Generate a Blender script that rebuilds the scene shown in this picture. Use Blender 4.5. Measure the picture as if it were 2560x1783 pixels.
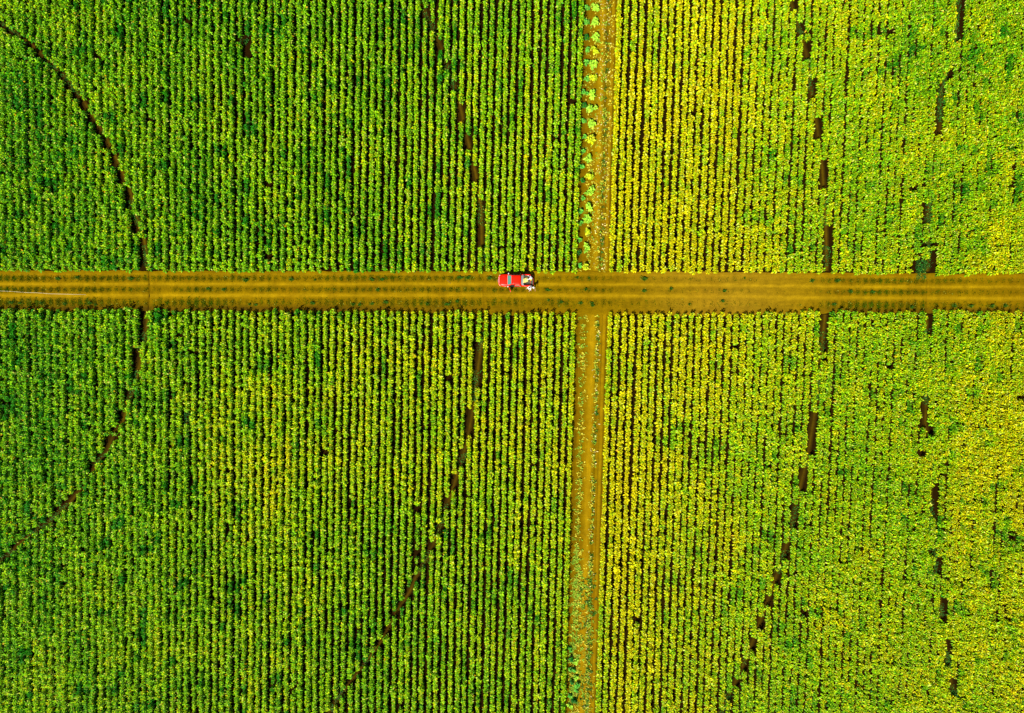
import bpy, bmesh, math, random
import numpy as np
from mathutils import Vector, Matrix

for o in list(bpy.data.objects):
    bpy.data.objects.remove(o, do_unlink=True)
scene = bpy.context.scene
COL = scene.collection
random.seed(7)
rng = np.random.default_rng(11)
R = math.radians

# ------------------------------------------------------------------ camera
H = 104.0
TILT = R(2.5)
LENS, SENSOR = 24.0, 36.0
F = 2560 * LENS / SENSOR
cam_d = bpy.data.cameras.new('camera')
cam_d.lens = LENS
cam_d.sensor_width = SENSOR
cam_d.clip_start = 1.0
cam_d.clip_end = 20000
cam = bpy.data.objects.new('camera', cam_d)
COL.objects.link(cam)
cam.location = (0, 0, H)
cam.rotation_euler = (-TILT, 0, 0)
scene.camera = cam

# ------------------------------------------------------------------ light
SUN_EL, SHADOW_AZ = 54.0, 58.0          # shadows fall towards this angle (from +X, anticlockwise)
SUN_DIR = Vector((-math.cos(R(SHADOW_AZ)) * math.cos(R(SUN_EL)),
                  -math.sin(R(SHADOW_AZ)) * math.cos(R(SUN_EL)), math.sin(R(SUN_EL))))
world = bpy.data.worlds.new("World")
scene.world = world
world.use_nodes = True
nt = world.node_tree
nt.nodes.clear()
sky = nt.nodes.new('ShaderNodeTexSky')
sky.sky_type = 'NISHITA'
sky.sun_disc = False
sky.sun_elevation = R(SUN_EL)
sky.sun_rotation = math.atan2(SUN_DIR.x, SUN_DIR.y)
bg = nt.nodes.new('ShaderNodeBackground')
bg.inputs['Strength'].default_value = 0.05
wo = nt.nodes.new('ShaderNodeOutputWorld')
nt.links.new(sky.outputs[0], bg.inputs[0])
nt.links.new(bg.outputs[0], wo.inputs[0])
sun_d = bpy.data.lights.new('sun', 'SUN')
sun_d.energy = 5.0
sun_d.angle = R(0.5)
sun_d.color = (1.0, 0.95, 0.84)
sun = bpy.data.objects.new('sun', sun_d)
COL.objects.link(sun)
sun.location = (0, 0, 60)
sun.rotation_euler = (-SUN_DIR).to_track_quat('-Z', 'Y').to_euler()

scene.view_settings.view_transform = 'Standard'
scene.view_settings.look = 'None'
scene.view_settings.exposure = 1.0
scene.view_settings.gamma = 1
scene.render.engine = 'CYCLES'
scene.cycles.max_bounces = 5
scene.cycles.diffuse_bounces = 2
scene.cycles.transmission_bounces = 2
scene.cycles.use_denoising = False

# ------------------------------------------------------------------ pixel <-> world (photo is 2560 x 1783)
ct, st = math.cos(TILT), math.sin(TILT)

def at(px, py, z=0.0):
    px = np.asarray(px, float); py = np.asarray(py, float)
    a = (px - 1280) / F
    b = -(py - 891.5) / F
    # rotation about X by -TILT applied to (a, b, -1)
    dy = b * ct - 1 * st
    dz = -b * st - 1 * ct
    t = (z - H) / dz
    return a * t, dy * t

def pix(x, y, z):
    vz = z - H
    b = y * ct - vz * st
    c = y * st + vz * ct
    return 1280 + F * x / (-c), 891.5 - F * b / (-c)

def V(px, py, z=0.0):
    x, y = at(px, py, z)
    return Vector((float(x), float(y), z))

# ------------------------------------------------------------------ materials
def principled(name, col, rough=0.6, spec=0.3, metal=0.0, noise=None, bump=0.0):
    m = bpy.data.materials.new(name)
    m.use_nodes = True
    n = m.node_tree
    p = n.nodes['Principled BSDF']
    p.inputs['Base Color'].default_value = (*col, 1)
    p.inputs['Roughness'].default_value = rough
    p.inputs['Metallic'].default_value = metal
    p.inputs['Specular IOR Level'].default_value = spec
    if noise:
        sc, amt = noise
        tc = n.nodes.new('ShaderNodeTexCoord')
        nz = n.nodes.new('ShaderNodeTexNoise')
        nz.inputs['Scale'].default_value = sc
        nz.inputs['Detail'].default_value = 5
        mr = n.nodes.new('ShaderNodeMapRange')
        mr.inputs[3].default_value = 1 - amt
        mr.inputs[4].default_value = 1 + amt
        mx = n.nodes.new('ShaderNodeMix'); mx.data_type = 'RGBA'; mx.blend_type = 'MULTIPLY'
        mx.inputs[0].default_value = 1
        mx.inputs[6].default_value = (*col, 1)
        n.links.new(tc.outputs['Object'], nz.inputs['Vector'])
        n.links.new(nz.outputs[0], mr.inputs[0])
        n.links.new(mr.outputs[0], mx.inputs[7])
        n.links.new(mx.outputs[2], p.inputs['Base Color'])
        if bump:
            b = n.nodes.new('ShaderNodeBump')
            b.inputs['Strength'].default_value = bump
            n.links.new(nz.outputs[0], b.inputs['Height'])
            n.links.new(b.outputs[0], p.inputs['Normal'])
    return m

def attr_mat(name, rough=0.6, spec=0.12, transl=0.0, noise=None, bump=0.0):
    """albedo from the mesh's own 'tint' attribute, broken up by noise"""
    m = bpy.data.materials.new(name)
    m.use_nodes = True
    n = m.node_tree
    p = n.nodes['Principled BSDF']
    p.inputs['Roughness'].default_value = rough
    p.inputs['Specular IOR Level'].default_value = spec
    a = n.nodes.new('ShaderNodeAttribute')
    a.attribute_name = 'tint'
    out = a.outputs['Color']
    if noise:
        geo = n.nodes.new('ShaderNodeTexCoord')
        for sc, amt, det in noise:
            nz = n.nodes.new('ShaderNodeTexNoise')
            nz.inputs['Scale'].default_value = sc
            nz.inputs['Detail'].default_value = det
            nz.inputs['Roughness'].default_value = 0.65
            n.links.new(geo.outputs['Object'], nz.inputs['Vector'])
            mr = n.nodes.new('ShaderNodeMapRange')
            mr.inputs[1].default_value = 0.3
            mr.inputs[2].default_value = 0.7
            mr.inputs[3].default_value = 1 - amt
            mr.inputs[4].default_value = 1 + amt
            n.links.new(nz.outputs[0], mr.inputs[0])
            mx = n.nodes.new('ShaderNodeMix'); mx.data_type = 'RGBA'; mx.blend_type = 'MULTIPLY'
            mx.inputs[0].default_value = 1
            n.links.new(out, mx.inputs[6])
            n.links.new(mr.outputs[0], mx.inputs[7])
            out = mx.outputs[2]
        if bump:
            b = n.nodes.new('ShaderNodeBump')
            b.inputs['Strength'].default_value = bump
            b.inputs['Distance'].default_value = 0.05
            n.links.new(nz.outputs[0], b.inputs['Height'])
            n.links.new(b.outputs[0], p.inputs['Normal'])
    n.links.new(out, p.inputs['Base Color'])
    if transl:
        tr = n.nodes.new('ShaderNodeBsdfTranslucent')
        n.links.new(out, tr.inputs['Color'])
        ms = n.nodes.new('ShaderNodeMixShader')
        ms.inputs[0].default_value = transl
        o = n.nodes['Material Output']
        n.links.new(p.outputs[0], ms.inputs[1])
        n.links.new(tr.outputs[0], ms.inputs[2])
        n.links.new(ms.outputs[0], o.inputs['Surface'])
    return m

M_leaf = attr_mat('leaf', rough=0.5, spec=0.07, transl=0.22)
M_soil = attr_mat('soil', rough=0.95, spec=0.02, noise=[(0.12, .14, 3), (0.9, .22, 6), (7.0, .25, 6)], bump=0.5)
M_grass = attr_mat('grass_blade', rough=0.8, spec=0.02, transl=0.15)
M_red = principled('red_paint', (0.70, 0.008, 0.0), rough=0.3, spec=0.18, noise=(3, .06))
M_glass = principled('tinted_glass', (0.05, 0.17, 0.14), rough=0.05, spec=0.9)
M_black = principled('black_plastic', (0.012, 0.013, 0.012), rough=0.6, noise=(8, .3))
M_liner = principled('bed_liner', (0.045, 0.045, 0.03), rough=0.7, noise=(6, .3))
M_tyre = principled('tyre_rubber', (0.015, 0.014, 0.012), rough=0.9, noise=(12, .3))
M_chrome = principled('chrome', (0.75, 0.76, 0.78), rough=0.25, metal=0.6, noise=(4, .05))
M_white = principled('white_paint', (0.55, 0.56, 0.58), rough=0.4, noise=(5, .05))
M_lamp = principled('clear_lamp', (0.8, 0.72, 0.5), rough=0.15, spec=0.7)
M_tail = principled('tail_lamp', (0.35, 0.01, 0.005), rough=0.2)
M_plate = principled('plate_white', (0.7, 0.7, 0.65), rough=0.5)
M_sack = principled('pale_yellow_cloth', (0.62, 0.52, 0.13), rough=0.9, noise=(5, .15), bump=.4)
M_yellow = principled('yellow_plastic', (0.8, 0.55, 0.0), rough=0.4, noise=(5, .08))
M_seat = principled('grey_upholstery', (0.07, 0.07, 0.07), rough=0.9, noise=(8, .2))
M_skin = principled('skin', (0.32, 0.15, 0.08), rough=0.55, noise=(10, .08))
M_shirtw = principled('white_cotton', (0.55, 0.53, 0.56), rough=0.9, noise=(8, .06))
M_shirto = principled('olive_cotton', (0.20, 0.14, 0.03), rough=0.9, noise=(8, .12))
M_trous = principled('dark_trousers', (0.02, 0.02, 0.025), rough=0.9, noise=(8, .2))
M_trousg = principled('grey_trousers', (0.07, 0.08, 0.06), rough=0.9, noise=(8, .2))
M_straw = principled('pale_straw', (0.62, 0.60, 0.57), rough=0.8, noise=(14, .1))
M_shoe = principled('tan_shoe', (0.5, 0.36, 0.14), rough=0.7, noise=(9, .1))
M_hair = principled('black_hair', (0.01, 0.008, 0.006), rough=0.6, noise=(20, .3))
M_hose = principled('pale_hose', (0.55, 0.5, 0.3), rough=0.6, noise=(3, .1))
M_wood = principled('dry_wood', (0.10, 0.06, 0.02), rough=0.9, noise=(6, .3))

# ------------------------------------------------------------------ object helpers
def tag(o, label=None, cat=None, group=None, kind=None):
    if label: o['label'] = label
    if cat: o['category'] = cat
    if group: o['group'] = group
    if kind: o['kind'] = kind
    return o

def np_mesh(name, verts, quads, mat, tint=None, smooth=False):
    verts = np.ascontiguousarray(verts, dtype=np.float32)
    quads = np.ascontiguousarray(quads, dtype=np.int32)
    k = quads.shape[1]
    me = bpy.data.meshes.new(name)
    me.vertices.add(len(verts))
    me.vertices.foreach_set('co', verts.ravel())
    me.loops.add(quads.size)
    me.loops.foreach_set('vertex_index', quads.ravel())
    me.polygons.add(len(quads))
    me.polygons.foreach_set('loop_start', np.arange(0, quads.size, k, dtype=np.int32))
    me.polygons.foreach_set('loop_total', np.full(len(quads), k, dtype=np.int32))
    if smooth:
        me.polygons.foreach_set('use_smooth', np.ones(len(quads), dtype=bool))
    me.update(calc_edges=True)
    if tint is not None:
        a = me.attributes.new('tint', 'FLOAT_COLOR', 'POINT')
        c = np.ones((len(verts), 4), dtype=np.float32)
        c[:, :3] = tint
        a.data.foreach_set('color', c.ravel())
    me.materials.append(mat)
    return me

def link(name, me, parent=None, loc=None):
    o = bpy.data.objects.new(name, me)
    COL.objects.link(o)
    if parent: o.parent = parent
    if loc is not None: o.location = loc
    return o

def empty(name, loc):
    o = bpy.data.objects.new(name, None)
    o.empty_display_size = 0.5
    COL.objects.link(o)
    o.location = loc
    return o

# smooth 2-D value noise on world coordinates
_lat = rng.random((256, 256))
def vnoise(x, y, scale, seed=0):
    x = np.asarray(x) / scale + 57.3 + seed * 13.7
    y = np.asarray(y) / scale + 91.1 + seed * 7.9
    xi = np.floor(x).astype(int); yi = np.floor(y).astype(int)
    fx = x - xi; fy = y - yi
    fx = fx * fx * (3 - 2 * fx); fy = fy * fy * (3 - 2 * fy)
    g = lambda a, b: _lat[a % 256, b % 256]
    return (g(xi, yi) * (1 - fx) * (1 - fy) + g(xi + 1, yi) * fx * (1 - fy)
            + g(xi, yi + 1) * (1 - fx) * fy + g(xi + 1, yi + 1) * fx * fy)

def fbm(x, y, scale, seed=0, octs=3):
    s = 0; w = 1; t = 0
    for k in range(octs):
        s = s + w * vnoise(x, y, scale / 2 ** k, seed + k); t += w; w *= 0.55
    return s / t

# ------------------------------------------------------------------ layout of the place
# wheel tracks of the pivot sprinklers (traced on the ground)
TRACKS = {
 'A': [(-60,-30),(-5,52),(46,88),(78,112),(121,153),(160,190),(195,236),(227,287),(263,344),(282,386),(303,432),(321,474),(336,538),
       (357,602),(369,677),(371,725),(368,770),(360,840),(354,864),(336,959),(318,1006),(303,1056),(279,1087),(265,1129),(248,1146),
       (216,1201),(178,1249),(145,1282),(123,1302),(49,1356),(19,1388),(-50,1440)],
 'B': [(1030,-40),(1053,3),(1065,39),(1086,78),(1104,125),(1120,176),(1139,223),(1156,298),(1171,362),(1189,440),(1201,520),(1203,600),
       (1208,700),(1208,800),(1200,870),(1193,925),(1183,1010),(1172,1072),(1156,1145),(1136,1203),(1119,1257),(1100,1315),(1080,1366),(1063,1405),
       (1039,1442),(1024,1478),(1002,1512),(980,1546),(956,1600),(934,1629),(912,1658),(878,1702),(850,1740),(825,1775),(800,1815)],
 'C': [(1965,-40),(1979,8),(1998,67),(2016,131),(2027,217),(2043,312),(2057,424),(2062,500),(2066,571),(2067,650),(2066,760),(2058,840),
       (2050,920),(2045,975),(2037,1038),(2020,1140),(1998,1232),(1978,1325),(1959,1390),(1937,1454),(1912,1522),(1895,1570),(1876,1621),
       (1856,1668),(1837,1711),(1817,1750),(1795,1800)],
 'D': [(2402,-40),(2395,22),(2388,95),(2362,195),(2352,237),(2351,321),(2338,430),(2322,530),(2321,600),(2320,680),(2318,775),(2314,900),
       (2316,1004),(2315,1062),(2331,1164),(2326,1252),(2336,1395),(2353,1522),(2365,1624),(2380,1711),(2399,1770),(2412,1820)],
}
TW = {}
for k_, pts in TRACKS.items():
    a_ = np.array(pts, float)
    x_, y_ = at(a_[:, 0], a_[:, 1], 0.3)
    TW[k_] = (x_, y_)

def track_x(k_, y):
    x_, y_ = TW[k_]
    return np.interp(y, y_[::-1], x_[::-1], left=-999, right=-999)

# road edges in photo rows, as smooth functions of photo column
RTOP = ([-200, 0, 640, 1300, 1700, 2000, 2300, 2800], [682, 682, 684, 684.5, 685.5, 688, 690, 690])
RBOT = ([-200, 0, 640, 1300, 1500, 1900, 2040, 2560, 2800], [770, 770, 773, 779, 780, 780, 775, 776, 776])
RMID = ([-200, 0, 1300, 1600, 2000, 2200, 2800], [0, 0, 0, 1.5, 5, 7, 7])

def row_line(p_top, p_bot, z=1.0):
    x0, y0 = at(*p_top, z); x1, y1 = at(*p_bot, z)
    b = (x1 - x0) / (y1 - y0)
    return float(x0 - b * y0), float(b)

aR, bR = row_line((1550.5, 0), (1496, 1783))
aL, bL = row_line((1456, 0), (1409, 1783))
bm_ = (bR + bL) / 2
SP_L, SP_R = 1.103, 1.122

# yellowing of the crop over the field, plus a haze patch near the middle painted as yellow (photo grid)
GX = np.array([0, 320, 640, 960, 1280, 1440, 1560, 1760, 2000, 2250, 2560], float)
GY = np.array([0, 300, 650, 800, 1100, 1400, 1783], float)
GV = np.array([
 [.28,.28,.25,.33,.33,.40,.75,.88,.62,.52,.52],
 [.12,.32,.33,.38,.48,.52,.88,.82,.60,.55,.60],
 [.22,.28,.33,.36,.55,.60,.88,.90,.60,.52,.70],
 [.15,.30,.42,.60,.70,.72,.85,.88,.70,.55,.68],
 [.15,.38,.62,.60,.62,.75,.92,.70,.55,.60,.78],
 [.20,.35,.52,.42,.50,.65,.95,.65,.52,.62,.75],
 [.35,.40,.42,.40,.40,.50,.80,.65,.58,.62,.72]])
def yellowing(px, py):
    i = np.clip(np.searchsorted(GX, px) - 1, 0, len(GX) - 2)
    j = np.clip(np.searchsorted(GY, py) - 1, 0, len(GY) - 2)
    fx = np.clip((px - GX[i]) / (GX[i + 1] - GX[i]), 0, 1)
    fy = np.clip((py - GY[j]) / (GY[j + 1] - GY[j]), 0, 1)
    fx = fx * fx * (3 - 2 * fx); fy = fy * fy * (3 - 2 * fy)
    return ((GV[j, i] * (1 - fx) + GV[j, i + 1] * fx) * (1 - fy)
            + (GV[j + 1, i] * (1 - fx) + GV[j + 1, i + 1] * fx) * fy)

GREEN_D = np.array([0.014, 0.165, 0.001])
GREEN_L = np.array([0.190, 0.430, 0.001])
YELLOW = np.array([0.540, 0.475, 0.000])
ORANGE = np.array([0.400, 0.250, 0.002])
PALE = np.array([0.50, 0.58, 0.07])

def leaf_colour(t):
    """t in 0..1: deep green -> light green -> yellow"""
    t = np.clip(t, 0, 1)[:, None]
    lo = GREEN_D + (GREEN_L - GREEN_D) * np.clip(t / 0.45, 0, 1)
    return lo + (YELLOW - lo) * np.clip((t - 0.45) / 0.55, 0, 1)

# ------------------------------------------------------------------ ground and roads
def soil_grid(name, xs, yfun, nv, zfun, cfun):
    """strip of ground: columns xs (world x), rows between yfun(x)->(y0, y1)"""
    y0, y1 = yfun(xs)
    v = np.linspace(0, 1, nv)
    X = np.repeat(xs[:, None], nv, 1)
    Y = y0[:, None] + (y1 - y0)[:, None] * v[None, :]
    Z = zfun(X, Y)
    C = cfun(X, Y)
    n = len(xs)
    idx = np.arange(n * nv).reshape(n, nv)
    q = np.stack([idx[:-1, :-1], idx[1:, :-1], idx[1:, 1:], idx[:-1, 1:]], -1).reshape(-1, 4)
    me = np_mesh(name, np.stack([X, Y, Z], -1).reshape(-1, 3), q, M_soil, C.reshape(-1, 3), smooth=True)
    return link(name, me)

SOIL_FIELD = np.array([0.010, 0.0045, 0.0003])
SOIL_ROAD = np.array([0.120, 0.073, 0.000])
SOIL_TRACK = np.array([0.195, 0.120, 0.001])
SOIL_WEEDY = np.array([0.036, 0.034, 0.000])
SOIL_RED = np.array([0.115, 0.046, 0.000])

g = 6000
gq = np.array([[0, 1, 2, 3]])
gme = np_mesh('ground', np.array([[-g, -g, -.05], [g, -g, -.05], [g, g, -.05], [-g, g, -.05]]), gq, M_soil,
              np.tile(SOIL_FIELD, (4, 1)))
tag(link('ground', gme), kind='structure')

def bump_(v, c, w):
    return np.exp(-((v - c) / w) ** 2)

def road_y(x):
    px, _ = pix(x, at(1280, 725)[1] + 0 * x, 0)
    _, yt = at(px, np.interp(px, *RTOP) - 6, 0)
    _, yb = at(px, np.interp(px, *RBOT) + 8, 0)
    wv = (fbm(x, x * 0, 1.1, 61) - .5) * .5
    return yb + wv, yt + (fbm(x, x * 0 + 9, 1.3, 64) - .5) * .4

def road_v(X, Y):
    px, py = pix(X, Y, 0 * X)
    return px, py - np.interp(px, *RMID)

def road_band_weed(X, Y):
    """how weedy the dirt road is at a spot, 0..1"""
    px, v = road_v(X, Y)
    w = (bump_(v, 696, 6.5) * .85 + bump_(v, 724.5, 5.5) + bump_(v, 757, 9.5) * .95)
    # rows were once drilled across: clear stripes at row spacing
    ph = (X - bm_ * Y - aL) / SP_L
    stripes = 0.5 + 0.5 * np.cos(2 * np.pi * ph)
    w = w * (0.30 + 0.95 * stripes * (.6 + .8 * vnoise(X, Y * 0, 1.0, 15)))
    # wider bare areas
    bare = np.clip(fbm(X, Y, 9, 3) * 2.2 - .45, 0.25, 1)
    w = w * bare
    side = np.interp(px, [0, 500, 1300, 1550, 1750, 2020, 2100, 2560], [1.15, 1.1, .95, .7, .35, .3, .9, 1.05])
    w = w * side
    for k_ in 'ABD':
        tx = track_x(k_, Y)
        w = w * (1 - .9 * bump_(X, tx + .35, .45))
    w = w * (1 - .85 * bump_(px, 415, 22) * (v > 710) * (v < 735))
    return np.clip(w, 0, 1.2)

def road_col(X, Y):
    px, v = road_v(X, Y)
    w = road_band_weed(X, Y)
    tr = np.clip(bump_(v, 711, 4.2) + bump_(v, 739.5, 5.0) + .4 * bump_(v, 686, 4), 0, 1)
    tr = tr * (0.7 + .6 * fbm(X * .12, Y, 1.5, 9))
    c = SOIL_ROAD + (SOIL_TRACK - SOIL_ROAD) * np.clip(tr, 0, 1)[..., None]
    c = c + (SOIL_WEEDY - c) * np.clip(w * 1.15, 0, 1)[..., None] * .85
    worn = bump_(px, 1820, 190) * (.4 + .8 * fbm(X * .3, Y, 2.5, 44))
    c = c + (np.array([.21, .125, .006]) - c) * np.clip(worn, 0, 1)[..., None] * .55
    crop_shade = np.clip((v - 758) / 12, 0, 1) * np.interp(px, [0, 900, 1250, 1500, 2030, 2120, 2560], [.8, .65, .2, .0, .15, .6, .8]) * (.5 + .9 * fbm(X, Y * .5, 1.6, 47))
    c = c + (np.array([.030, .018, .001]) - c) * np.clip(crop_shade, 0, 1)[..., None]  # shadow of the crop painted into the soil along the lower edge
    red = np.clip(fbm(X, Y, 5, 21) * 2.4 - 1.1, 0, 1) * np.interp(px, [0, 700, 1300, 1700, 2560], [.8, .35, .15, .35, .5])
    c = c + (SOIL_RED - c) * red[..., None] * .6
    # fine streaks along the wheel lines
    c = c * (0.9 + .2 * vnoise(X * .08, Y, .12, 4))[..., None]
    # rut where the sprinkler wheels cross
    for k_, s_ in (('A', .6), ('B', .2), ('D', .25)):
        c = c * (1 - s_ * bump_(X, track_x(k_, Y), .10))[..., None]
    return c

def road_z(X, Y):
    px, v = road_v(X, Y)
    z = -.035 * bump_(v, 711, 4) - .035 * bump_(v, 739.5, 4.5)
    z = z + .03 * fbm(X, Y, .7, 31) + .02 * bump_(v, 725, 6)
    for k_, s_ in (('A', .10), ('D', .04)):
        z = z - s_ * bump_(X, track_x(k_, Y), .10)
    return z + .03

xs = np.arange(-98, 98, .16)
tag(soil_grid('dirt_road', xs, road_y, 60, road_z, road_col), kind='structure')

# the field track: runs up and down between the two crops; sheared coordinates
def uline(X, Y):
    """0 at the last left-hand row, 1 at the first right-hand row"""
    xl = aL + bL * Y; xr = aR + bR * Y
    return (X - xl) / (xr - xl)

def path_part(ya, yb, name):
    ys = np.arange(ya, yb, .16)
    us = np.linspace(-.04, 1.04, 56)
    Y = np.repeat(ys[:, None], len(us), 1)
    U = np.repeat(us[None, :], len(ys), 0)
    X = (aL + bL * Y) + U * ((aR + bR * Y) - (aL + bL * Y))
    px, py = pix(X, Y, 0)
    top = (py < 700)
    low = (py > 1480)
    c = np.where((py < 1e9)[..., None], SOIL_ROAD, SOIL_ROAD)
    c1 = np.where(top, .58, .53); w1 = np.where(top, .10, .10)
    tr = bump_(U, c1, w1) + .55 * bump_(U, .84, .09)
    c = c + (SOIL_TRACK - c) * np.clip(tr, 0, 1)[..., None]
    dark = bump_(U, .92, .022) * .6 + bump_(U, .80, .014) * .45 + bump_(U, .12, .07) * .35 + bump_(U, .70, .02) * .3  # thin dark lines, plus crop shade painted as a band beside the left row
    dark = dark * (.5 + fbm(X * .4, Y * .08, .6, 17))
    c = c * (1 - np.clip(dark, 0, .7))[..., None]
    weed = np.clip(bump_(U, np.where(top, .68, .30), .07) * .5 + bump_(U, .67, .05) * .35, 0, 1) * fbm(X, Y, 1.2, 6)
    c = c + (SOIL_WEEDY - c) * weed[..., None]
    red = np.clip(fbm(X, Y, 4, 27) * 2.2 - 1.0, 0, 1) * np.where(low, .9, .45)
    c = c + (SOIL_RED - c) * red[..., None] * .6
    c = c * (0.88 + .24 * vnoise(X, Y * .08, .14, 4))[..., None]
    Z = .025 * fbm(X, Y, .7, 33) - .015 * bump_(U, .84, .05) - .015 * bump_(U, .53, .07) - .018
    n, m = Y.shape
    idx = np.arange(n * m).reshape(n, m)
    q = np.stack([idx[:-1, :-1], idx[:-1, 1:], idx[1:, 1:], idx[1:, :-1]], -1).reshape(-1, 4)
    me = np_mesh(name, np.stack([X, Y, Z], -1).reshape(-1, 3), q, M_soil, c.reshape(-1, 3), smooth=True)
    return tag(link(name, me), kind='structure')

yT = float(at(1500, 684.5 - 6)[1]); yB = float(at(1480, 780 + 8)[1])
path_part(yT - .8, 72, 'field_track')
path_part(-76, yB + .8, 'field_track')

# pivot wheel tracks as bare ruts through the crop
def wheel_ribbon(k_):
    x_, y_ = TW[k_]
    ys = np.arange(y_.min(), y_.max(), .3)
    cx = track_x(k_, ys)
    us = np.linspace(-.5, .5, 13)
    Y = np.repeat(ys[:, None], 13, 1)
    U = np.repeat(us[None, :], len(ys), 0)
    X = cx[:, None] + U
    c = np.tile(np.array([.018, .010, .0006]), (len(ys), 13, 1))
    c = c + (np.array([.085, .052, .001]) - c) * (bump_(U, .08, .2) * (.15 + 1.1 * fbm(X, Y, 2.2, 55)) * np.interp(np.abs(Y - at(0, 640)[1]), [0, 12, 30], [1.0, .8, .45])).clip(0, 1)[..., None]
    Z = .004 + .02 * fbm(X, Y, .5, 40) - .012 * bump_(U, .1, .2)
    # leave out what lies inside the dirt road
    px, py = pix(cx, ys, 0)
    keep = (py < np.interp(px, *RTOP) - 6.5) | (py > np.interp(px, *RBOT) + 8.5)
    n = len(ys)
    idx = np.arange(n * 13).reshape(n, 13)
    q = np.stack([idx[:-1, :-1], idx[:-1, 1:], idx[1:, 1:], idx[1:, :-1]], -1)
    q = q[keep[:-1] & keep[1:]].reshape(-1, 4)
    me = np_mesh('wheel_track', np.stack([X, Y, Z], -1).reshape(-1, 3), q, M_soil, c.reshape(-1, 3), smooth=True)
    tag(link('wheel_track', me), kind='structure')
for k_ in 'ABCD':
    wheel_ribbon(k_)

# ------------------------------------------------------------------ crop plants
def leaf_verts(base, az, el, L, W, bend, roll):
    """5 vertices of one leaf: base, left, tip, right, mid"""
    d = np.array([math.cos(az) * math.cos(el), math.sin(az) * math.cos(el), math.sin(el)])
    side = np.array([-math.sin(az), math.cos(az), 0.0])
    up = np.cross(d, side)
    side = side * math.cos(roll) + up * math.sin(roll)
    up = np.cross(d, side)
    if up[2] < 0: up = -up
    m = base + d * L * .5
    return [base, m + side * W * .5 + up * W * .16 , base + d * L * .94 - np.array([0, 0, bend * L]), m - side * W * .5 + up * W * .16, m]

LEAF_Q = np.array([[0, 4, 2, 1], [0, 3, 2, 4]])

def plant_template(seed, n=22, height=1.14):
    r = random.Random(seed)
    vs, fs, lv = [], [], []
    for i in range(n):
        f = (i + r.random() * .6) / n
        z = .20 + (height - .20) * f ** .85
        az = i * 2.39996 + r.uniform(-.5, .5)
        el = R(-15 + 62 * f ** 1.6 + r.uniform(-16, 16))
        L = (.43 - .14 * f) * r.uniform(.8, 1.2)
        W = L * r.uniform(.42, .56)
        base = np.array([math.cos(az) * .05, math.sin(az) * .05, z])
        k = len(vs)
        vs += leaf_verts(base, az, el, L, W, r.uniform(.05, .3), r.uniform(-.6, .6))
        for q in LEAF_Q: fs.append(q + k)
        lv += [f] * 5
    # stem: thin triangular prism as three quads
    k = len(vs)
    for z, rr in ((0, .022), (height * .95, .010)):
        for j in range(3):
            a = j * 2.094
            vs.append(np.array([math.cos(a) * rr, math.sin(a) * rr, z]))
            lv.append(-1)
    for j in range(3):
        fs.append(np.array([k + j, k + (j + 1) % 3, k + 3 + (j + 1) % 3, k + 3 + j]))
    return np.array(vs), np.array(fs), np.array(lv)

NVAR = 14
TEMPL = [plant_template(100 + i) for i in range(NVAR)]

def plant_tints(nv_leaf, t, lv, rnd):
    """nv_leaf leaves, t (P,) per plant yellowing -> (P, nverts, 3)"""
    P = len(t)
    lt = t[:, None] + rnd.normal(0, .17, (P, nv_leaf)) + (lv[:nv_leaf * 5:5][None, :] - .6) * .22
    c = leaf_colour(lt.ravel()).reshape(P, nv_leaf, 3)
    c = c * rnd.uniform(.45, 1.3, (P, nv_leaf, 1))
    sp = rnd.random((P, nv_leaf))
    c = np.where((sp < .018 * (.4 + t[:, None]))[..., None], ORANGE, c)
    c = np.where((sp > .965)[..., None], PALE * (.6 + .5 * t[:, None, None]), c)
    c = np.repeat(c, 5, 1)
    stem = np.tile(np.array([.10, .14, .01]), (P, 6, 1))
    return np.concatenate([c, stem], 1)

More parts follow.
